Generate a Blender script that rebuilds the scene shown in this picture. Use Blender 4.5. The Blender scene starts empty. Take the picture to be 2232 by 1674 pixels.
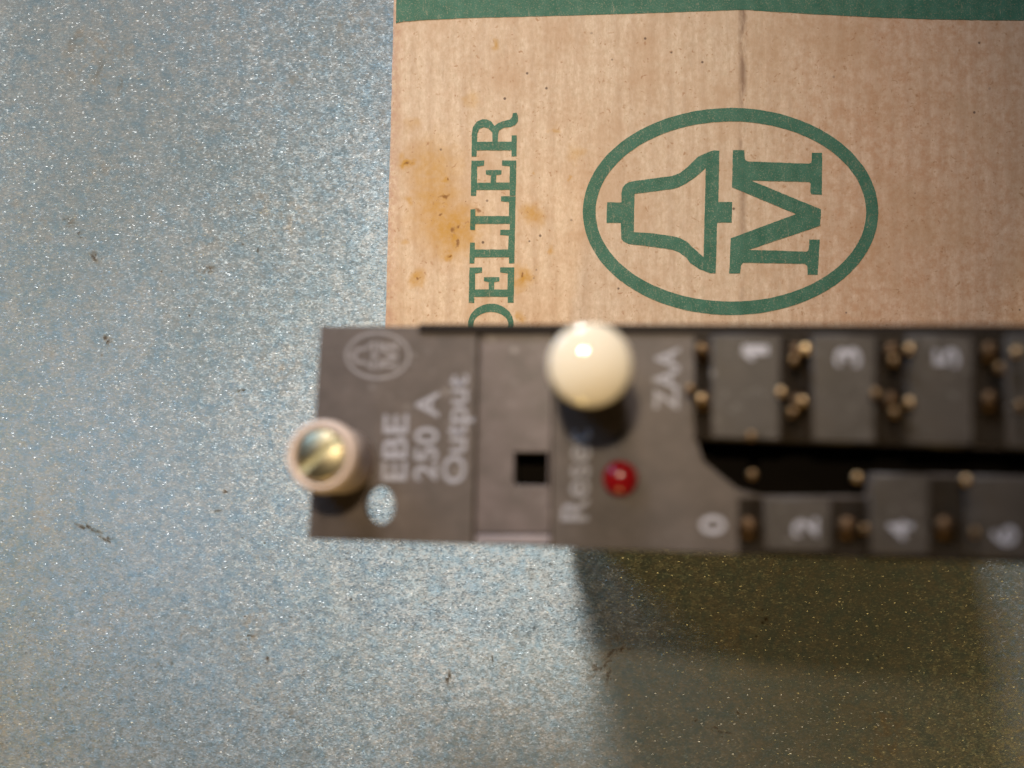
import bpy, bmesh, math, random
from mathutils import Vector, Matrix, Euler
random.seed(7)
S = bpy.context.scene
C = S.collection

# ------------------------------------------------------------------ camera
D = 0.21                     # lens height above the table, metres
FPX = 2694.0                 # focal length in photo pixels (2232 wide)
cam_d = bpy.data.cameras.new('camera')
cam = bpy.data.objects.new('camera', cam_d); C.objects.link(cam)
cam.location = (0, 0, D)
cam_d.sensor_width = 36.0
cam_d.lens = 36.0 * FPX / 2232
cam_d.clip_start = 0.005
cam_d.clip_end = 10
cam_d.dof.use_dof = True
cam_d.dof.focus_distance = D - 0.0015
cam_d.dof.aperture_fstop = 6.5
cam_d.dof.aperture_ratio = 0.86
S.camera = cam

# ------------------------------------------------------------------ world and lamps
w = bpy.data.worlds.new('World'); S.world = w; w.use_nodes = True
w.node_tree.nodes['Background'].inputs[0].default_value = (0.8, 0.9, 1.0, 1)
w.node_tree.nodes['Background'].inputs[1].default_value = 0.025

def lamp(name, kind, loc, target, energy, color, **kw):
    l = bpy.data.lights.new(name, kind); l.energy = energy; l.color = color
    for k, v in kw.items(): setattr(l, k, v)
    o = bpy.data.objects.new(name, l); C.objects.link(o)
    o.location = loc
    o.rotation_euler = (Vector(target) - Vector(loc)).to_track_quat('-Z', 'Y').to_euler()
    return o
lamp('flash_lamp', 'SPOT', (-0.034, 0.125, 0.335), (-0.044, 0.026, 0.02), 3.3, (1.0, 0.82, 0.58),
     shadow_soft_size=0.011, spot_size=math.radians(50), spot_blend=1.0)
lamp('window_light', 'SPOT', (-0.169, 0.82, 0.385), (-0.032, 0.008, 0.0), 63, (0.93, 0.95, 1.0),
     shadow_soft_size=0.15, spot_size=math.radians(21), spot_blend=1.0)
lamp('room_lamp', 'AREA', (-0.06, -0.40, 0.27), (0.02, -.02, 0), 0.60, (1.0, 0.70, 0.24),
     shape='DISK', size=0.08)

lamp('blue_fill_light', 'AREA', (-0.21, 0.20, 0.13), (-0.09, 0.02, 0), 0.33, (0.26, 0.55, 1.0),  # added unseen blue fill, tints the left of the sheet
     shape='DISK', size=0.10)

S.view_settings.view_transform = 'Standard'
S.view_settings.look = 'None'
S.view_settings.exposure = 0
S.view_settings.gamma = 1
try:
    S.cycles.use_denoising = True
    S.cycles.sample_clamp_indirect = 4
    S.cycles.sample_clamp_direct = 0
except Exception: pass

# ------------------------------------------------------------------ node helpers
class NT:
    def __init__(s, name):
        s.m = bpy.data.materials.new(name); s.m.use_nodes = True
        s.t = s.m.node_tree; s.t.nodes.clear()
        s.out = s.t.nodes.new('ShaderNodeOutputMaterial')
        s.bs = s.t.nodes.new('ShaderNodeBsdfPrincipled')
        s.t.links.new(s.bs.outputs[0], s.out.inputs[0])
        s.co = s.t.nodes.new('ShaderNodeTexCoord').outputs['Object']
    def n(s, kind, **kw):
        x = s.t.nodes.new(kind)
        for k, v in kw.items(): setattr(x, k, v)
        return x
    def put(s, sock, v):
        if isinstance(v, bpy.types.NodeSocket): s.t.links.new(v, sock)
        elif v is not None:
            if sock.type == 'RGBA' and len(v) == 3: v = (*v, 1)
            sock.default_value = v
    def mapping(s, scale=(1, 1, 1), rot=(0, 0, 0), loc=(0, 0, 0), src=None):
        x = s.n('ShaderNodeMapping'); s.put(x.inputs[0], src or s.co)
        x.inputs['Scale'].default_value = scale; x.inputs['Rotation'].default_value = rot
        x.inputs['Location'].default_value = loc
        return x.outputs[0]
    def noise(s, scale, detail=3, rough=.55, vec=None, dist=0.0):
        x = s.n('ShaderNodeTexNoise'); s.put(x.inputs['Vector'], vec or s.co)
        x.inputs['Scale'].default_value = scale; x.inputs['Detail'].default_value = detail
        x.inputs['Roughness'].default_value = rough; x.inputs['Distortion'].default_value = dist
        return x.outputs['Fac']
    def vor(s, scale, vec=None, out='Distance', rnd=1.0):
        x = s.n('ShaderNodeTexVoronoi'); s.put(x.inputs['Vector'], vec or s.co)
        x.inputs['Scale'].default_value = scale; x.inputs['Randomness'].default_value = rnd
        return x.outputs[out]
    def ramp(s, fac, a, b, lo=0.0, hi=1.0, smooth=False):
        x = s.n('ShaderNodeMapRange'); s.put(x.inputs['Value'], fac)
        if smooth: x.interpolation_type = 'SMOOTHSTEP'
        for k, v in zip(('From Min', 'From Max', 'To Min', 'To Max'), (a, b, lo, hi)): x.inputs[k].default_value = v
        return x.outputs[0]
    def mix(s, fac, a, b, mode='MIX'):
        x = s.n('ShaderNodeMix', data_type='RGBA', blend_type=mode)
        s.put(x.inputs[0], fac); s.put(x.inputs[6], a); s.put(x.inputs[7], b)
        return x.outputs[2]
    def math(s, op, a, b=0.0, c=0.0):
        x = s.n('ShaderNodeMath', operation=op)
        s.put(x.inputs[0], a); s.put(x.inputs[1], b); s.put(x.inputs[2], c)
        return x.outputs[0]
    def vmath(s, op, a, b=None, scale=None):
        x = s.n('ShaderNodeVectorMath', operation=op)
        s.put(x.inputs[0], a)
        if b is not None: s.put(x.inputs[1], b)
        if scale is not None: s.put(x.inputs['Scale'], scale)
        return x.outputs[0]
    def blob(s, cx, cy, r0, r1, warp=None, sx=1.0, sy=1.0, rot=0.0):
        """soft spot: 1 inside r0, 0 beyond r1, in object metres"""
        v = s.vmath('SUBTRACT', warp or s.co, (cx, cy, 0))
        if rot:
            x = s.n('ShaderNodeVectorRotate', rotation_type='Z_AXIS'); s.put(x.inputs['Vector'], v)
            x.inputs['Angle'].default_value = rot; v = x.outputs[0]
        v = s.vmath('MULTIPLY', v, (sx, sy, 0))
        l = s.n('ShaderNodeVectorMath', operation='LENGTH'); s.put(l.inputs[0], v)
        return s.ramp(l.outputs['Value'], r1, r0, 0, 1, True)
    def bump(s, h, strength, dist):
        x = s.n('ShaderNodeBump'); s.put(x.inputs['Height'], h)
        x.inputs['Strength'].default_value = strength; x.inputs['Distance'].default_value = dist
        return x.outputs[0]
    def set(s, **kw):
        for k, v in kw.items(): s.put(s.bs.inputs[k.replace('_', ' ')], v)
        return s.m

def simple(name, col, rough, metal=0.0, var=0.12, vs=400, bump=0.0, bs=3000, spec=0.5, coat=0.0):
    t = NT(name)
    f = t.noise(vs, 4)
    a = tuple(c * (1 - var) for c in col); b = tuple(min(1, c * (1 + var)) for c in col)
    kw = dict(Base_Color=t.mix(t.ramp(f, .3, .7), a, b), Roughness=rough, Metallic=metal, Specular_IOR_Level=spec, Coat_Weight=coat, Coat_Roughness=.03)
    if bump: kw['Normal'] = t.bump(t.noise(bs, 3), bump, 0.0001)
    return t.set(**kw)

# ------------------------------------------------------------------ geometry helpers
def base_pt(px, py, z=0.0):
    """photo pixel -> x, y on the level plane at height z (metres)"""
    d = D - z
    return ((px - 1116) / FPX * d, -(py - 837) / FPX * d)

# frame of the module's front: origin at its top left corner, u along, v up, w outwards
MOD_O = Vector((-0.0272644, 0.0082085, 0.0345))
MOD_R = Euler((-0.1343836, -0.1859593, -0.0099953), 'XYZ').to_matrix()
MOD_W = 0.02997
MOD_I = MOD_R.inverted()
def P(px, py, h=0.0):
    """photo pixel -> local (u, v, w) on the module plane at height h over its front"""
    n = MOD_R @ Vector((0, 0, 1)); o = MOD_O + n * h
    c = Vector((0, 0, D)); r = Vector(((px - 1116) / FPX, -(py - 837) / FPX, -1))
    t = (o - c).dot(n) / r.dot(n)
    return MOD_I @ (c + r * t - MOD_O)

def link(name, me, mat, parent=None, smooth=False):
    o = bpy.data.objects.new(name, me); C.objects.link(o)
    if mat is not None: me.materials.clear(); me.materials.append(mat)
    if parent is not None: o.parent = parent
    if smooth:
        for p in me.polygons: p.use_smooth = True
    return o
def from_bm(name, bm, mat, parent=None, smooth=False):
    bmesh.ops.recalc_face_normals(bm, faces=bm.faces)
    me = bpy.data.meshes.new(name); bm.to_mesh(me); bm.free()
    return link(name, me, mat, parent, smooth)
def curve_mesh(loops, extrude=0.0, bevel=0.0, z=0.0):
    """closed loops (outer and holes) filled as one 2-D curve, turned into a mesh"""
    cu = bpy.data.curves.new('tmp', 'CURVE'); cu.dimensions = '2D'; cu.fill_mode = 'BOTH'
    cu.extrude = extrude; cu.bevel_depth = bevel; cu.bevel_resolution = 2
    if bevel: cu.offset = -bevel
    for lp in loops:
        sp = cu.splines.new('POLY'); sp.points.add(len(lp) - 1); sp.use_cyclic_u = True
        for i, p in enumerate(lp): sp.points[i].co = (p[0], p[1], 0, 1)
    o = bpy.data.objects.new('tmp', cu); C.objects.link(o)
    dg = bpy.context.evaluated_depsgraph_get(); dg.update()
    me = bpy.data.meshes.new_from_object(o.evaluated_get(dg))
    bpy.data.objects.remove(o); bpy.data.curves.remove(cu)
    for v in me.vertices: v.co.z += z
    return me
def slab(name, loops, w0, w1, mat, parent, bevel=0.00015):
    k = 1000.0   # curves are made in millimetres for clean fills
    me = curve_mesh([[(p[0]*k, p[1]*k) for p in lp] for lp in loops], ((w1-w0)/2-bevel)*k, bevel*k)
    for v in me.vertices: v.co = (v.co.x/k, v.co.y/k, v.co.z/k + (w0+w1)/2)
    bm = bmesh.new(); bm.from_mesh(me); bmesh.ops.remove_doubles(bm, verts=bm.verts, dist=1e-7)
    return from_bm(name, bm, mat, parent)
def lathe(name, prof, mat, parent, centre, seg=64):
    """prof: (radius, w) pairs, turned about the local w axis"""
    bm = bmesh.new(); rings = []
    for r, z in prof:
        if r < 1e-7: rings.append([bm.verts.new((centre[0], centre[1], z))])
        else: rings.append([bm.verts.new((centre[0]+r*math.cos(2*math.pi*k/seg), centre[1]+r*math.sin(2*math.pi*k/seg), z)) for k in range(seg)])
    for a, b in zip(rings, rings[1:]):
        for k in range(seg):
            k2 = (k+1) % seg
            if len(a) == 1 and len(b) == 1: continue
            if len(a) == 1: bm.faces.new((a[0], b[k], b[k2]))
            elif len(b) == 1: bm.faces.new((a[k], b[0], a[k2]))
            else: bm.faces.new((a[k], b[k], b[k2], a[k2]))
    return from_bm(name, bm, mat, parent, True)
def box(bm, u0, u1, v0, v1, w0, w1):
    vs = [bm.verts.new((u, v, z)) for z in (w0, w1) for u, v in ((u0, v0), (u1, v0), (u1, v1), (u0, v1))]
    for f in ((0,1,2,3), (4,5,6,7), (0,1,5,4), (1,2,6,5), (2,3,7,6), (3,0,4,7)): bm.faces.new([vs[i] for i in f])
def L(pxs, h=0.0): return [P(x, y, h) for x, y in pxs]
def dense(lp, n=6):
    return [(a[0]+(b[0]-a[0])*k/n, a[1]+(b[1]-a[1])*k/n) for a, b in zip(lp, lp[1:]+lp[:1]) for k in range(n)]
def rect(x0, y0, x1, y1, h=0.0): return L([(x0, y0), (x1, y0), (x1, y1), (x0, y1)], h)
def ell(cx, cy, a, b, n=72, a0=0.0): return [(cx + a*math.cos(a0+2*math.pi*k/n), cy + b*math.sin(a0+2*math.pi*k/n)) for k in range(n)]
def empty(name, loc, rot=None):
    o = bpy.data.objects.new(name, None); C.objects.link(o); o.location = loc
    o.empty_display_size = 0.01
    if rot is not None: o.rotation_euler = rot
    return o
def tag(o, label=None, cat=None, group=None, kind=None):
    for k, v in (('label', label), ('category', cat), ('group', group), ('kind', kind)):
        if v: o[k] = v
    return o

# ================================================================== THE TABLE SHEET
def table_material():
    t = NT('hammered blue grey paint')
    # metal flakes: every small cell leans its own way; long along the brushing
    # (hammered finish: most facets stand at a slope of some thirty degrees)
    def facets(vec, scale, lo, hi):
        c = t.vor(scale, vec, 'Color')
        x = t.n('ShaderNodeSeparateColor'); t.put(x.inputs[0], c)
        a = t.math('MULTIPLY', x.outputs[0], 2 * math.pi)
        m = t.ramp(x.outputs[1], 0, 1, lo, hi)
        y = t.n('ShaderNodeCombineXYZ')
        t.put(y.inputs[0], t.math('MULTIPLY', t.math('COSINE', a), m)); t.put(y.inputs[1], t.math('MULTIPLY', t.math('SINE', a), m))
        return y.outputs[0]
    fine = facets(t.mapping(scale=(1.0, 1.9, 1.0), rot=(0, 0, math.radians(8))), 3300, .0, .12)
    mid = facets(t.mapping(scale=(1.0, 1.6, 1.0), rot=(0, 0, math.radians(-12)), loc=(.5, 0, 0)), 1200, .0, .07)
    cv = t.mapping(scale=(1.0, 2.3, 1.0), rot=(0, 0, math.radians(9)), loc=(.01, .02, 0))
    coarse = facets(cv, 3100, .42, .82)
    pick = t.n('ShaderNodeSeparateColor'); t.put(pick.inputs[0], t.vor(3100, cv, 'Color'))
    big = t.ramp(pick.outputs[2], .35, .95, 0, 1)
    geo = t.n('ShaderNodeNewGeometry').outputs['Normal']
    # colour: blue grey with paler and deeper grains, warm stains, dirt
    g = t.noise(1500, 4, .65, t.mapping(scale=(1, 1.6, 1), rot=(0, 0, .25)))
    col = t.mix(t.ramp(g, .35, .66), (.35, .385, .365), (.53, .485, .415))
    col = t.mix(t.ramp(t.noise(420, 4, .6), .42, .66, 0, .6), col, (.25, .36, .40))
    col = t.mix(t.ramp(t.noise(22, 4, .6), .38, .68, 0, .38), col, (.22, .27, .25))
    smear = t.noise(130, 4, .65, t.mapping(scale=(1, .35, 1), rot=(0, 0, .5)))
    col = t.mix(t.ramp(smear, .54, .70, 0, .35), col, (.55, .50, .42))
    st = t.math('MULTIPLY', t.ramp(t.noise(60, 3), .56, .72), t.ramp(t.noise(700, 3), .45, .62, 0, .55))
    col = t.mix(st, col, (.46, .34, .21))
    wv = t.vmath('ADD', t.co, t.vmath('SCALE', t.vmath('SUBTRACT', t.vor(900, None, 'Color'), (.5, .5, .5)), scale=0.0009))
    dirt = None
    spots = [(175, 508, 9, 1, .8, 0), (205, 560, 12, .55, 1.4, .7), (150, 480, 16, .7, 1.2, 0), (452, 585, 13, .6, 1.8, -.3), (232, 742, 10, 1, 1, 0),
             (525, 850, 8, 1, 1, 0), (470, 1112, 9, .7, 1.2, 0), (492, 1075, 7, 1, 1, 0), (228, 1175, 13, .6, 1.8, .45), (190, 1152, 14, .3, 2.4, .45),
             (1330, 1425, 15, .5, 2, -.7), (1320, 1447, 24, .35, 2.6, -.7), (1300, 1455, 9, .6, 1.8, -.3), (1352, 1417, 22, .35, 2.4, -.15), (1325, 1475, 16, 2.2, .5, 0),
             (1560, 1590, 12, .4, 2, .3), (1580, 1602, 10, .5, 2, .1), (1513, 1575, 8, 1, 1, 0), (1615, 1557, 12, .8, 1.4, .2), (1665, 1355, 9, 1, 1, 0),
             (1638, 1475, 8, 1, 1, 0), (560, 545, 6, 1.5, .6, 0), (975, 1475, 12, 2.2, .5, 0), (1075, 1440, 9, 2, .6, 0), (545, 1390, 8, .6, 1.6, 0),
             (535, 1340, 5, 1, 1, 0), (580, 1440, 7, 1, 1, 0), (380, 1450, 6, 1, 1, 0), (160, 90, 26, 1.7, .45, .55), (215, 150, 24, 1.9, .45, .6), (262, 185, 16, 2.2, .6, .1), (640, 170, 15, 1, 1, 0),
             (412, 688, 5, 1, 1, 0), (185, 1027, 4, 1, 1, 0)]
    for x, y, r, sx, sy, rot in spots:
        bx, by = base_pt(x, y); r *= 0.21 / FPX
        b = t.blob(bx, by, r * .1, r * 1.15, wv, sx, sy, rot)
        if y < 200: b = t.math('MULTIPLY', b, .6)
        dirt = b if dirt is None else t.math('MAXIMUM', dirt, b)
    speck = t.math('MULTIPLY', t.ramp(t.vor(330), .10, .05), t.ramp(t.noise(90, 2), .55, .62))
    dirt = t.math('MAXIMUM', dirt, t.math('MULTIPLY', speck, .8))
    dirt = t.math('MULTIPLY', dirt, t.ramp(t.noise(2200, 3), .3, .55, .45, 1))
    col = t.mix(t.math('MULTIPLY', dirt, .88), col, (.06, .038, .022))
    wob = t.vmath('ADD', fine, mid)
    def gloss(nrm, rough, c):
        g_ = t.n('ShaderNodeBsdfAnisotropic', distribution='GGX')
        t.put(g_.inputs['Color'], c); g_.inputs['Roughness'].default_value = rough; t.put(g_.inputs['Normal'], nrm)
        return g_.outputs[0]
    def tilt(v): return t.vmath('NORMALIZE', t.vmath('ADD', geo, v))
    acc = None; NL = 7
    for k in range(NL):
        a = math.radians(101 + 360 / NL * k); sl = .68
        lobe = gloss(tilt(t.vmath('ADD', wob, (sl * math.cos(a), sl * math.sin(a), 0))), .40, col)
        if acc is None: acc = lobe
        else:
            x = t.n('ShaderNodeMixShader'); x.inputs[0].default_value = 1 / (k + 1)
            t.t.links.new(acc, x.inputs[1]); t.t.links.new(lobe, x.inputs[2]); acc = x.outputs[0]
    def blend(fac, a, b):
        x = t.n('ShaderNodeMixShader'); t.put(x.inputs[0], fac)
        t.t.links.new(a, x.inputs[1]); t.t.links.new(b, x.inputs[2]); return x.outputs[0]
    acc = blend(t.math('MULTIPLY', big, .042), acc, gloss(tilt(coarse), .24, (.85, .85, .80, 1)))
    df = t.n('ShaderNodeBsdfDiffuse'); t.put(df.inputs['Color'], col)
    acc = blend(t.ramp(dirt, 0, 1, .07, .85), acc, df.outputs[0])
    t.t.links.new(acc, t.out.inputs[0]); t.t.nodes.remove(t.bs)
    return t.m
bm = bmesh.new(); bmesh.ops.create_grid(bm, x_segments=2, y_segments=2, size=0.6)
for v in bm.verts: v.co.z = -0.0002
tab = from_bm('table_surface', bm, table_material()); tag(tab, kind='structure')

# ================================================================== THE CARDBOARD CARTON
CREASE_X = 0.0388
def surf(x, y):
    """height of the carton's top: two panels that lean away from the crease"""
    t = (x + 0.021) / (CREASE_X + 0.021)
    if x <= CREASE_X: return 0.0022 + 0.0011 * max(0, t)
    return 0.0033 - 0.030 * (x - CREASE_X)
def paper_colour(t):
    fl = t.noise(1400, 5, .7, t.mapping(scale=(1.3, .7, 1)))
    col = t.mix(t.ramp(fl, .3, .7), (.54, .385, .245), (.73, .545, .385))
    flute = t.n('ShaderNodeTexWave', wave_type='BANDS', bands_direction='X', wave_profile='SIN')
    t.put(flute.inputs['Vector'], t.mapping(rot=(0, 0, -.018))); flute.inputs['Scale'].default_value = 110
    flute.inputs['Distortion'].default_value = .8; flute.inputs['Detail'].default_value = 2; flute.inputs['Detail Scale'].default_value = 3
    col = t.mix(t.ramp(flute.outputs['Fac'], .3, 1, 0, .24), col, (.44, .28, .17))
    vert = t.noise(900, 3, .6, t.mapping(scale=(1, .11, 1)))
    col = t.mix(t.ramp(vert, .48, .68, 0, .3), col, (.38, .24, .145))
    # browner, mottled right-hand side of the sheet
    sx = t.n('ShaderNodeSeparateXYZ'); t.put(sx.inputs[0], t.co)
    right = t.ramp(sx.outputs['X'], 0.034, 0.066, 0, 1, True)
    mott = t.math('MULTIPLY', t.ramp(t.noise(620, 5, .75), .42, .64), t.ramp(right, 0, 1, .22, .72))
    col = t.mix(mott, col, (.42, .215, .095))
    col = t.mix(t.math('MULTIPLY', right, .35), col, (.54, .27, .165))
    pat = t.ramp(t.noise(95, 4, .6), .46, .66, 0, .5)
    col = t.mix(pat, col, (.47, .28, .155))
    wv = t.vmath('ADD', t.co, t.vmath('SCALE', t.vmath('SUBTRACT', t.noise_col(420), (.5, .5, .5)), scale=0.004))
    # amber stains
    st = None
    for x, y, r, k, sx_, sy_ in [(945, 370, 55, .55, 1, .8), (950, 450, 62, .6, 1.2, .7), (985, 500, 60, .75, 1, 1), (1020, 490, 34, .6, 1, 1), (885, 352, 16, .8, 1, 1),
                        (1080, 93, 11, .7, 1.3, .8), (1160, 465, 24, .65, 1, 1), (1205, 545, 10, .7, 1, 1), (1210, 285, 9, .5, 1, 1), (910, 610, 17, .7, 1, 1),
                        (1140, 605, 22, .75, .8, 1), (975, 555, 15, .8, 1, 1), (975, 388, 14, .7, 1, 1), (965, 425, 12, .7, 1, 1), (1255, 338, 14, .35, 1, .8),
                        (890, 442, 12, .6, 1, 1), (895, 272, 15, .3, 1, 1), (1030, 222, 16, .4, 1, 1), (1135, 690, 10, .6, 1, 1), (885, 525, 8, .5, 1, 1), (1240, 385, 6, .6, 1, 1), (1170, 375, 4, .5, 1, 1)]:
        bx, by = base_pt(x, y, .0025); rr = r * .2075 / FPX * 1.25
        b = t.math('MULTIPLY', t.blob(bx, by, rr * .1, rr * 1.3, wv, sx_, sy_), min(1, k * 1.25))
        st = b if st is None else t.math('MAXIMUM', st, b)
    br = t.math('MULTIPLY', st, t.ramp(t.noise(900, 4, .6), .3, .62, .55, 1))
    col = t.mix(br, col, (.47, .235, .032))
    dk = None
    for x, y, r in [(985, 497, 8), (1000, 492, 7), (975, 554, 6), (998, 525, 5), (886, 353, 6), (1040, 462, 6), (962, 466, 4), (912, 612, 5), (1136, 600, 5), (967, 424, 6), (980, 388, 4), (1013, 440, 4)]:
        bx, by = base_pt(x, y, .0025); rr = r * .2075 / FPX
        b = t.blob(bx, by, rr * .15, rr * 1.2, wv); dk = b if dk is None else t.math('MAXIMUM', dk, b)
    col = t.mix(t.math('MULTIPLY', dk, .85), col, (.20, .08, .02))
    # rusty fly specks everywhere, a few black ones
    sp = t.math('MULTIPLY', t.ramp(t.vor(1000, wv), .25, .08), t.ramp(t.noise(300, 3), .42, .56))
    col = t.mix(t.math('MULTIPLY', sp, .8), col, (.36, .18, .08))
    sp2 = t.math('MULTIPLY', t.ramp(t.vor(260), .075, .045), t.ramp(t.noise(60, 2), .46, .52))
    col = t.mix(t.math('MULTIPLY', sp2, .85), col, (.10, .06, .04))
    # grime along the left edge; dark broken line along the crease, stronger towards the top
    ex = t.math('ADD', sx.outputs['X'], t.math('MULTIPLY', sx.outputs['Y'], -.024))
    edge = t.math('MULTIPLY', t.ramp(ex, -.0193, -.0213, 0, 1), t.ramp(t.noise(1200, 4, .7), .38, .6))
    col = t.mix(t.math('MULTIPLY', edge, .65), col, (.42, .22, .15))
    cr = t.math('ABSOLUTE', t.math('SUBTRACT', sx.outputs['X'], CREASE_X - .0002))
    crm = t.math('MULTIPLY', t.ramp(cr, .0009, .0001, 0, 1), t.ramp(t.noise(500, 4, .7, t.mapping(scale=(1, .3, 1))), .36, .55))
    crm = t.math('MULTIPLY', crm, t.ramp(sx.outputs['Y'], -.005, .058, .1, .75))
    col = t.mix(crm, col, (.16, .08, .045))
    return col, flute.outputs['Fac'], fl
def _noise_col(s, scale):
    x = s.n('ShaderNodeTexNoise'); s.put(x.inputs['Vector'], s.co); x.inputs['Scale'].default_value = scale
    x.inputs['Detail'].default_value = 3
    return x.outputs['Color']
NT.noise_col = _noise_col
def paper_material(ink=False):
    t = NT('green printing ink' if ink else 'aged cardboard liner')
    col, flute, fl = paper_colour(t)
    if ink:
        g = t.mix(t.ramp(t.noise(500, 3), .3, .7), (.038, .135, .085), (.066, .18, .118))
        grain = t.ramp(t.noise(4200, 3, .8), .54, .68, 0, .4)
        rub = t.math('MULTIPLY', t.ramp(t.noise(1500, 4, .75, t.mapping(scale=(1.3, .25, 1))), .6, .74), .5)
        m = t.math('MAXIMUM', grain, rub)
        tint = t.mix(.22, g, t.mix(1.0, g, col, 'MULTIPLY'))
        col = t.mix(m, tint, col)
    h = t.math('ADD', t.math('MULTIPLY', flute, .5), t.math('MULTIPLY', fl, .25))
    return t.set(Base_Color=col, Roughness=.62, Specular_IOR_Level=.25, Normal=t.bump(h, .55, .00013))
PAPER = paper_material(); INK = paper_material(True)

carton = empty('cardboard_carton', (0, 0, 0))
tag(carton, 'brown cardboard carton with green printed band, lettering and bell emblem, lying beneath the module', 'carton')
# top liner, side and bottom as one folded panel; its left edge leans a little
xl_top, yt = base_pt(865, -260, .0022); xl_bot, yb = base_pt(836, 860, .0022)
bm = bmesh.new()
def xl(y): return xl_top + (xl_bot - xl_top) * (y - yt) / (yb - yt)
NY = 60; cols = []
rnd = random.Random(3)
for j in range(NY + 1):
    y = yb + (yt - yb) * j / NY
    wob = rnd.uniform(-.00004, .00004)
    x0 = xl(y) + wob
    row = [(x0 + .0001, y, 0.0002), (x0 - .00005, y, .0012), (x0, y, surf(x0, y) - .0002), (x0 + .0003, y, surf(x0, y) - .00003)]
    for x in (.0, CREASE_X, .13, .16): row.append((x, y, surf(x, y)))
    row += [(.16, y, .0002)]
    cols.append([bm.verts.new(p) for p in row])
for a, b in zip(cols, cols[1:]):
    for k in range(len(a) - 1): bm.faces.new((a[k], a[k+1], b[k+1], b[k]))
    bm.faces.new((a[-1], a[0], b[0], b[-1]))
bm.faces.new(cols[0]); bm.faces.new(cols[-1])
from_bm('panel', bm, PAPER, carton)

def carton_print(name, loops_px, dz=0.00004):
    """ink layer that follows the two panels"""
    k = 1000
    me = curve_mesh([[tuple(c * k for c in base_pt(x, y, .0025)) for x, y in lp] for lp in loops_px])
    bm = bmesh.new(); bm.from_mesh(me); bpy.data.meshes.remove(me)
    bmesh.ops.scale(bm, vec=(1/k, 1/k, 1/k), verts=bm.verts)
    for xx in (0.0, CREASE_X):
        bmesh.ops.bisect_plane(bm, geom=bm.verts[:] + bm.edges[:] + bm.faces[:], plane_co=(xx, 0, 0), plane_no=(1, 0, 0), dist=1e-7)
    for v in bm.verts: v.co.z = surf(v.co.x, v.co.y) + dz
    for f in bm.faces:
        f.normal_update()
        if f.normal.z < 0: f.normal_flip()
    me = bpy.data.meshes.new(name); bm.to_mesh(me); bm.free()
    return link(name, me, INK, carton)
def rough_loop(lp, amp=.9, step=9, closed=True):
    """resample a loop and give its edge the slight wobble of a rubber print"""
    out = []
    n = len(lp)
    for i in range(n):
        a, b = lp[i], lp[(i+1) % n]
        d = math.hypot(b[0]-a[0], b[1]-a[1]); m = max(1, int(d / step))
        for q in range(m):
            s = q / m
            out.append((a[0]+(b[0]-a[0])*s + rnd.uniform(-amp, amp)*.5, a[1]+(b[1]-a[1])*s + rnd.uniform(-amp, amp)*.5))
    return out
band = [(862.5, 49), (880, 46), (935, 42.5), (1010, 39.5), (1110, 37.5), (1240, 35), (1400, 31), (1520, 27.5), (1620, 24.5), (1700, 29), (1800, 34), (1900, 38), (2020, 41.5), (2130, 42.5), (2300, 42), (3000, 40), (3000, -190), (868.5, -190)]
carton_print('printed_band', [rough_loop(band, .8, 12)])

def letter_px(s, t_, s0):
    """s along the reading direction (up the photo), t_ cap height 0..98"""
    y = 755 - (s0 + s)
    return (1127.5 - (98 - t_) * 0 - t_ - (y - 245) * .019, y)
def E_():
    return [[(0,0),(77,0),(77,31),(66,31),(64,14),(29,14),(29,43),(45,43),(47,32),(56,32),(56,66),(47,66),(45,55),(29,55),(29,85),(64,85),(66,70),(77,70),(77,98),(0,98),(0,86),(13,86),(13,13),(0,13)]]
def L_():
    return [[(0,0),(73,0),(73,32),(62,32),(60,14),(30,14),(30,87),(45,87),(45,98),(0,98),(0,87),(13,87),(13,12),(0,12)]]
def R_():
    o = [(0,0),(46,0),(46,11),(32,11),(32,41),(47,41),(56,39),(62,30),(64,14),(68,4),(76,-2),(90,-2),(95,2),(94,10),(86,11),(80,16),(77,30),(72,42),(66,49),(76,56),(81,66),(81,76),(76,88),(64,96),(50,98),(0,98),(0,87),(13,87),(13,11),(0,11)]
    i = [(32,53),(32,86),(50,86),(60,82),(64,73),(61,62),(52,54)]
    return [o, i]
def O_():
    return [[(45+45*math.cos(a), 49+50*math.sin(a)) for a in [k*math.pi/24 for k in range(48)]],
            [(45+27*math.cos(a), 49+38*math.sin(a)) for a in [k*math.pi/24 for k in range(48)]]]
def M_():
    return [[(0,0),(38,0),(38,11),(26,11),(26,70),(52,0),(62,0),(90,70),(90,11),(78,11),(78,0),(122,0),(122,11),(110,11),(110,87),(122,87),(122,98),(90,98),(62,30),(34,98),(0,98),(0,87),(13,87),(13,11),(0,11)]]
loops = []
for fn, s0 in ((M_, -135), (O_, 3), (E_, 95), (L_, 181), (L_, 254), (E_, 328), (R_, 414)):
    for lp in fn(): loops.append(rough_loop([letter_px(s, t_, s0) for s, t_ in lp], .7, 8))
carton_print('lettering', loops)

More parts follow.
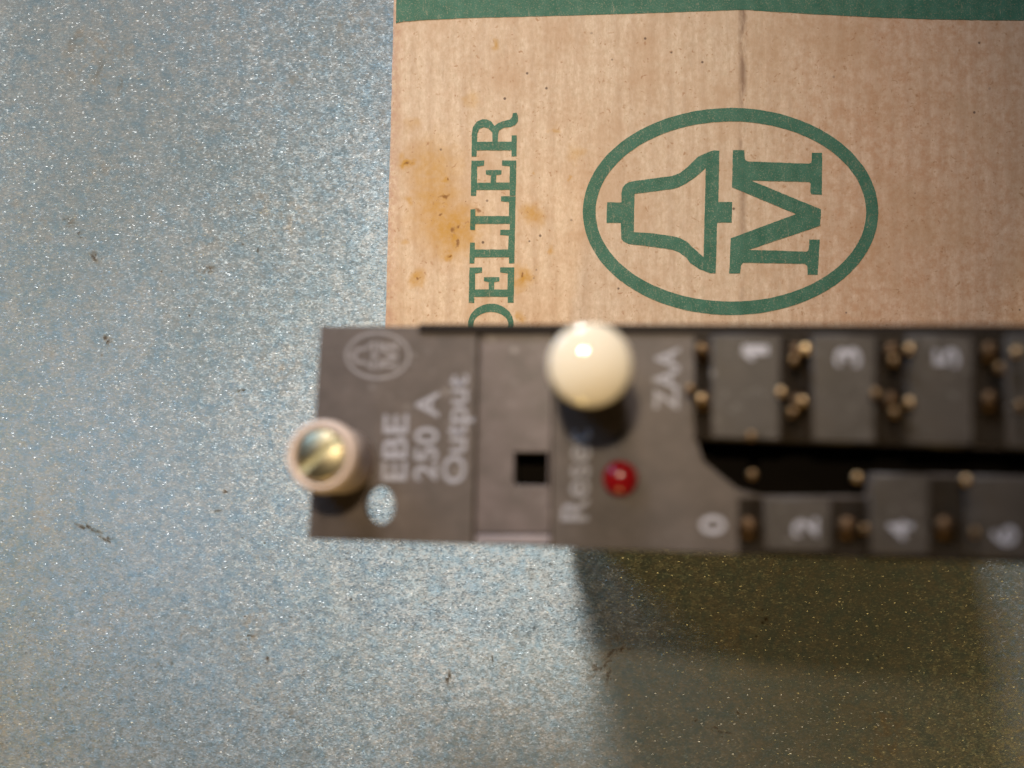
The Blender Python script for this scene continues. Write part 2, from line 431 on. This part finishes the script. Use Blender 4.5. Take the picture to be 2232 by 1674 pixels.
# bell and letter emblem, shared by carton and module
EMB = {
 'ring': [ell(1081, 806, 989, 691, 96), ell(1083, 806, 905, 601, 96)],
 'bell': [[(255,743),(350,743),(350,680),(357,645),(375,622),(400,608),(470,597),(690,567),(740,548),(790,510),(860,440),(920,412),(970,397),(1002,400),(996,743),(1088,743),(1085,880),(988,880),(978,1218),(940,1217),(870,1190),(810,1150),(780,1110),(735,1078),(690,1060),(550,1040),(400,1022),(365,1005),(350,985),(345,880),(250,880)],
          [(437,687),(690,655),(740,640),(780,620),(845,575),(912,515),(897,1110),(830,1050),(790,1010),(740,983),(690,970),(560,950),(433,942)]],
 'letter': [[(1092,397),(1168,397),(1172,455),(1178,466),(1195,472),(1600,485),(1616,480),(1620,468),(1622,412),(1692,412),(1690,692),(1620,690),(1612,680),(1614,618),(1606,608),(1215,600),(1684,790),(1678,900),(1200,1062),(1585,1072),(1598,1066),(1602,1052),(1605,992),(1675,992),(1662,1228),(1593,1226),(1592,1168),(1575,1155),(1160,1148),(1148,1165),(1140,1220),(1068,1220),(1078,985),(1515,822),(1087,645)]]}
def emb_px(p): return (1240 + p[0] * .3255, 200 + p[1] * .3255)
for nm, lps in EMB.items():
    carton_print({'ring': 'emblem_ring', 'bell': 'emblem_bell', 'letter': 'emblem_letter'}[nm],
                 [rough_loop([emb_px(p) for p in lp], .7, 8) for lp in lps])

# ================================================================== THE CONTROLLER MODULE
def plastic(name, a, b, rough=.5):
    t = NT(name)
    n1 = t.noise(260, 4, .6); n2 = t.noise(4200, 2, .5)
    col = t.mix(t.ramp(n1, .35, .65), a, b)
    dust = t.math('MULTIPLY', t.ramp(t.noise(700, 4, .7), .58, .72), .25)
    col = t.mix(dust, col, (.30, .27, .25))
    sp = t.math('MULTIPLY', t.ramp(t.vor(230), .16, .05), t.ramp(t.noise(55, 2), .47, .6))
    col = t.mix(t.math('MULTIPLY', sp, .3), col, (.42, .38, .35))
    return t.set(Base_Color=col, Roughness=rough, Specular_IOR_Level=.4, Normal=t.bump(n2, .35, .0001))
GREY = plastic('dark grey brown moulded plastic', (.063, .046, .038), (.090, .067, .056))
COVER = plastic('darker terminal cover plastic', (.033, .024, .018), (.048, .036, .029))
INSERT = plastic('satin grey label plastic', (.076, .057, .052), (.118, .088, .083), .36)
BLACK = simple('black plastic', (.014, .009, .006), .6, spec=.15)
RECESS = simple('dark brown recess plastic', (.020, .014, .009), .8, spec=.1)
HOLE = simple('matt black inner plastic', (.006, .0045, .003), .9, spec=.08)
WHITE = simple('pale grey screen print', (.26, .245, .265), .5, var=.08, vs=900)
WHITE_DIGIT = simple('pale lilac grey screen print', (.34, .325, .36), .5, var=.08, vs=900)
WHITE_SOFT = simple('worn pale grey screen print', (.20, .175, .172), .5, var=.15, vs=900)
BRASS_MID = simple('brass, slightly tarnished', (.42, .28, .15), .40, metal=1.0)  # darker brass tones put the weaker glints into the colour
BRASS_DIM = simple('brass, brown with tarnish', (.20, .125, .065), .42, metal=1.0)
BRONZE = simple('dull tarnished screw metal', (.075, .045, .025), .5, metal=1.0, vs=900)
BRASS = simple('brass terminal metal', (.80, .55, .28), .36, metal=1.0)
ZINC = simple('yellow zinc plated steel', (.36, .31, .20), .40, metal=1.0, vs=700, bump=.15, bs=1500)
NYLON = simple('flesh coloured nylon', (.60, .46, .38), .5, vs=300)
CREAM = simple('cream button plastic', (.84, .73, .57), .07, vs=100, var=.03, spec=.8, coat=.6)
RED = simple('red translucent lens plastic', (.26, .004, .006), .2, vs=300, var=.1)

mod = empty('controller_module', MOD_O, MOD_R.to_euler())
tag(mod, 'dark grey module with cream reset button, red lamp and numbered terminals beside the carton', 'electronic module')

PXR = 2560   # the module runs on past the right edge of the photo
def bot(x): return 1174 + .0350 * (x - 671)
def top(x): return 711 + .001 * (x - 698)

# front plate, in three fields with grooves between: left end, label field, and the rest
slab('front_plate', [L([(698, 711), (1040, 711.4), (1030, bot(1030)), (671, 1174)]), L(ell(828, 1101, 31.5, 42, 40))[::-1]], -.0014, 0, GREY, mod, .0001)
bm = bmesh.new()
slab('label_insert', [L([(1048, 722), (1202, 722), (1199, 1163), (1035, 1162)]), L(dense([(1119, 985), (1194, 985), (1194, 1057), (1119, 1057)]))[::-1]], -.0016, -.00035, INSERT, mod, .0001)
slab('label_tab', [L([(1038, 1166), (1198, 1166.5), (1197, 1184), (1037, 1182)])], -.0016, -.0001, simple('pale edge of label plastic', (.26, .215, .22), .35), mod, .0001)
slab('insert_channel', [L([(1005, 713), (1230, 713.5), (1225, bot(1225)-2), (1000, bot(1000)-2)]), L(dense([(1119, 985), (1194, 985), (1194, 1057), (1119, 1057)]))[::-1]], -.0030, -.0016, plastic('brown channel plastic', (.07, .05, .038), (.09, .065, .05)), mod, .0001)  # channel plastic of its own brown tone
SHADOW_GAP = [(1518, 958), (1800, 966), (2520, 992), (2520, 1042), (1892, 1030), (1889, 1080), (1664, 1080), (1607, 1066), (1533, 1005)]  # channel between the rows, cut to the upper block's cast shadow
slab('front_panel', [L([(1208, 713), (PXR, 713), (PXR, bot(PXR)), (1203, bot(1203))]), L(SHADOW_GAP)[::-1]], -.0014, 0, GREY, mod, .0001)
slab('guide_socket', [rect(1085, 955, 1215, 1090)], -.0060, -.0052, HOLE, mod, .0001)
slab('shadow_gap_floor', [L([(1480, 930), (2540, 950), (2540, 1060), (1840, 1100), (1580, 1100), (1480, 1040)])], -.0062, -.0050, HOLE, mod, .0001)  # black floor stands in for that shadow
slab('edge_rail', [L([(912, 706), (PXR, 709), (PXR, 729), (912, 725)], .0004)], -.004, .0005, BLACK, mod, .0002)

# housing under the front, flat-bottomed, standing on the carton edge and the sheet
bm = bmesh.new()
uvs = [P(1242, 713), P(2350, 713), P(2350, bot(2350) - 6), P(1239, bot(1239) - 6)]
tops = []; bots = []
for p in uvs:
    pt = Vector((p.x, p.y, -.0064)); tops.append(bm.verts.new(pt))
    wpt = MOD_O + MOD_R @ pt
    wb = Vector((wpt.x, wpt.y, .0036)); bots.append(bm.verts.new(MOD_I @ (wb - MOD_O)))
bm.faces.new(tops); bm.faces.new(bots)
for k in range(4): bm.faces.new((tops[k], tops[(k+1) % 4], bots[(k+1) % 4], bots[k]))
from_bm('housing', bm, GREY, mod)

# ---- upper terminal block: raised faces with slots between
HU = .0022
def raised(pxs, h): return L(pxs, h)
UT, UB = 727, 956
slotsU = [(1513, 1548), (1703, 1768), (1911, 1976), (2123, 2192), (2338, 2410)]
faces = []
a = 1548
for k, (s0, s1) in enumerate(slotsU):
    if k == 0: continue
    faces.append((a, s0)); a = s1
slabU = slab('terminal_block', [L([(1512, UT), (2500, UT + 2), (2500, UB + 20), (1512, UB)], HU)], .0001, .0004, RECESS, mod, .0002)
for k, (x0, x1) in enumerate(faces):
    slab('terminal_cover', [L([(x0, UT + 1), (x1, UT + 1), (x1, UB + (x1-1530)*.03), (x0, UB + (x0-1530)*.03)], HU)], .0005, HU, COVER, mod, .0004)
# ---- lower terminal block
HL = .0018
slotsL = [(1607, 1662), (1813, 1888), (2027, 2102), (2245, 2320)]
a = 1662
slab('terminal_block', [L([(1609, 1084), (1893, 1086), (1895, 1036), (2540, 1048), (2540, bot(2540) - 3), (1609, bot(1609) + 2)], .0015)], .0002, .0005, RECESS, mod, .0001)
edges = [(1664, 1811, 1084), (1893, 2027, 1032), (2104, 2245, 1037), (2322, 2500, 1042)]
for k, (x0, x1, yt0) in enumerate(edges):
    slab('terminal_cover', [L([(x0, yt0), (x1, yt0), (x1 + 2, bot(x1) - 8), (x0 + 1, bot(x0) - 8)], HL)], .0006, HL, COVER, mod, .0004)
# ---- terminal screws: small domed brass heads in the slots
def terminal_screw(px, py, h, r, mat=None):
    c = P(px, py, h)
    prof = [(0, h)] + [(r * math.sin(a), h - r * .55 * (1 - math.cos(a))) for a in [k * math.pi / 2 / 8 for k in range(1, 9)]] + [(r, h - r * 1.3), (r * .6, h - r * 1.35), (r * .6, .0001)]
    lathe('terminal_screw', prof, mat or BRASS, mod, c, 24)
B1, B2, B3 = BRASS, BRASS_MID, BRASS_DIM
for px, py, m_ in ((1528, 758, B3), (1504, 846, B3), (1528, 868, B2), (1757, 759, B1), (1731, 784, B3), (1703, 853, B2), (1750, 873, B2), (1728, 897, B3),
                   (1984, 759, B2), (1950, 785, B3), (1910, 856, B3), (1984, 876, B2), (1952, 898, B3), (2217, 766, B2), (2228, 883, B3), (2182, 800, B3), (1638, 949, B3)):
    terminal_screw(px, py, .0050 if px > 1520 else .003, .00065, m_)
for px, py, m_ in ((1640, 1034, B3), (1870, 1040, B2), (1886, 1152, B3), (2108, 1046, B2), (2128, 1160, B3)):
    terminal_screw(px, py, .0042, .00062, m_)
for x0, x1 in slotsU:
    for py in (765, 872): terminal_screw((x0 + x1) / 2 + 3, py, .0020, .0014, BRONZE)
for x0, x1 in slotsL:
    terminal_screw((x0 + x1) / 2 - 2, 1150, .0016, .0016, BRONZE)
# ---- lettering on the module
def text_bbox(s):
    cu = bpy.data.curves.new('tmp', 'FONT'); cu.body = s; cu.offset = .018
    o = bpy.data.objects.new('tmp', cu); C.objects.link(o)
    dg = bpy.context.evaluated_depsgraph_get(); dg.update()
    me = bpy.data.meshes.new_from_object(o.evaluated_get(dg))
    bpy.data.objects.remove(o); bpy.data.curves.remove(cu)
    return me
def module_text(name, s, x_top, x_base, y_start, y_end, h, mat, lean=0.0):
    """text reading up the photo between y_start and y_end, cap tops towards the left"""
    me = text_bbox(s)
    xs = [v.co.x for v in me.vertices]; ys = [v.co.y for v in me.vertices]
    x0, x1 = min(xs), max(xs)
    cap = .73; lo = 0.0
    for v in me.vertices:
        s_ = (v.co.x - x0) / (x1 - x0); t_ = v.co.y / cap
        py = y_start + (y_end - y_start) * s_
        px = x_base + (x_top - x_base) * t_ + lean * (y_start - py)
        q = P(px, py, h + .00006); v.co = q
    bm = bmesh.new(); bm.from_mesh(me); bpy.data.meshes.remove(me)
    for f in bm.faces:
        f.normal_update()
        if f.normal.z < 0: f.normal_flip()
    me = bpy.data.meshes.new(name); bm.to_mesh(me); bm.free()
    return link(name, me, mat, mod)
module_text('lettering', 'EBE', 830, 884, 1048, 903, 0, WHITE, .03)
module_text('lettering', '250 A', 900, 950, 1048, 853, 0, WHITE, .03)
module_text('lettering', 'Output', 962, 1012, 1054, 816, 0, WHITE, .03)
module_text('lettering', 'Reset', 1221, 1280, 1136, 935, 0, WHITE, .03)
module_text('lettering', 'ZAA', 1423, 1476, 894, 757, 0, WHITE, .03)
ONE = [(1619, 752), (1674, 752), (1674, 774), (1638, 774), (1645, 786), (1634, 786), (1619, 770)]
slab('digit', [L(ONE, HU)], HU + .00005, HU + .00009, WHITE_DIGIT, mod, 0.00001)
for s, px, py, h in (('3', 1846, 779, HU), ('5', 2061, 780, HU), ('0', 1552, 1144, 0), ('2', 1754, 1150, HL), ('4', 1961, 1156, HL), ('6', 2187, 1168, HL)):
    hw = 14 if s == '1' else 21
    module_text('digit', s, px - 27, px + 27, py + hw, py - hw, h, WHITE_DIGIT)
def emb_small(p):
    return (823.7 + (p[0] - 1081) * .0715, 775 + (p[1] - 806) * .0765)
for nm, lps in EMB.items():
    me = curve_mesh([[tuple(c * 1000 for c in P(*emb_small(p))[:2]) for p in lp] for lp in lps])
    for v in me.vertices: v.co = (v.co.x / 1000, v.co.y / 1000, .00006)
    link({'ring': 'emblem_ring', 'bell': 'emblem_bell', 'letter': 'emblem_letter'}[nm], me, WHITE_SOFT, mod)

# ---- red lamp
c = P(1350, 1041, .0015)
R0 = .00235
lathe('red_lamp', [(0, R0 * .75 + .0006)] + [(R0 * math.sin(a), R0 * .75 * math.cos(a) + .0006) for a in [k * math.pi / 2 / 10 for k in range(1, 11)]] + [(R0, -.0003)], RED, mod, c)

# ---- reset button: cream domed cap on a stem, widened and blackened to fill the cap's shadow
HK = .0165
RK = .00525
# cap and stem are turned about their own axis first, then stood up straight on the tilted front
def stand(o, at_w, c, ang):
    p = Vector((c[0], c[1], at_w))
    o.matrix_local = Matrix.Translation(p) @ ang.to_matrix().to_4x4()
UP = (MOD_I @ Vector((0, 0, 1))).to_track_quat('Z', 'Y').to_euler()
c = P(1291, 798, HK - .001)
btn = lathe('reset_button', [(0, -.0190), (.0047, -.0190), (.0048, -.0052), (.0040, -.0050), (0, -.0050)], BLACK, mod, (0, 0))
stand(btn, HK, c, UP)
prof = [(0, 0)] + [(RK * .88 * k / 10, -.00118 * (k / 10) ** 2) for k in range(1, 11)]
prof += [(RK * (.88 + .12 * math.sin(a)), -.00118 - .0009 * (1 - math.cos(a)) - .0003 * math.sin(a)) for a in [k * math.pi / 2 / 8 for k in range(1, 9)]]
prof += [(RK, -.0045), (RK * .93, -.0049), (0, -.0049)]
lathe('button_cap', prof, CREAM, btn, (0, 0))

# ---- captive screw: flesh-coloured nylon collar round a slotted plated head
HS = .0102
c = P(699.7, 994, HS - .001)
HS_BASE = 0
RS = .0049; RM = .0037
col = lathe('captive_screw', [(.0030, -.006), (.0030, -.0002), (RS * .93, 0), (RS * .95, HS - .004)] +
      [(RS * (.86 + .14 * math.cos(a)), HS - .0026 + .0022 * math.sin(a)) for a in [k * math.pi / 2 / 8 for k in range(0, 9)]] +
      [(RM + .0002, HS - .0003), (RM + .0001, HS - .0016), (0, HS - .0016)], NYLON, mod, c)
# slotted dome, built as a grid disc with a groove pressed in
bm = bmesh.new(); N = 96; rings = 30; ang = math.radians(41)
vr = []
def hz(x, y):
    r = math.hypot(x, y) / RM
    z = HS + .0002 - .0008 * r * r - (.0006 * max(0, (r - .85) / .15) ** 2)
    d = abs(-x * math.sin(ang) + y * math.cos(ang))
    g = .00046
    if d < g: z -= .0012
    elif d < g + .0001: z -= .0012 * (1 - (d - g) / .0001)
    return z
G = 90
gv = {}
for i in range(G + 1):
    for j in range(G + 1):
        x = (-1 + 2 * i / G); y = (-1 + 2 * j / G)
        # square to disc, turned so that one axis follows the slot
        dx = x * math.sqrt(1 - y * y / 2) * RM; dy = y * math.sqrt(1 - x * x / 2) * RM
        X = dx * math.cos(ang) - dy * math.sin(ang); Y = dx * math.sin(ang) + dy * math.cos(ang)
        gv[i, j] = bm.verts.new((c[0] + X, c[1] + Y, hz(X, Y)))
for i in range(G):
    for j in range(G): bm.faces.new((gv[i, j], gv[i+1, j], gv[i+1, j+1], gv[i, j+1]))
from_bm('screw_head', bm, ZINC, col, True)
bm = bmesh.new()
for s_ in (0,):
    L_2, g = RM * .9, .00044
    vs = []
    for z in (HS - .0013, HS - .00062):
        for a_, b_ in ((-L_2, -g), (L_2, -g), (L_2, g), (-L_2, g)):
            vs.append(bm.verts.new((c[0] + a_ * math.cos(ang) - b_ * math.sin(ang), c[1] + a_ * math.sin(ang) + b_ * math.cos(ang), z)))
    for f in ((0,1,2,3), (4,5,6,7), (0,1,5,4), (1,2,6,5), (2,3,7,6), (3,0,4,7)): bm.faces.new([vs[i] for i in f])
from_bm('screw_slot', bm, simple('slot metal with painted highlight', (.62, .60, .40), .55, metal=.6), col)  # pale bar paints the lit band along the slot
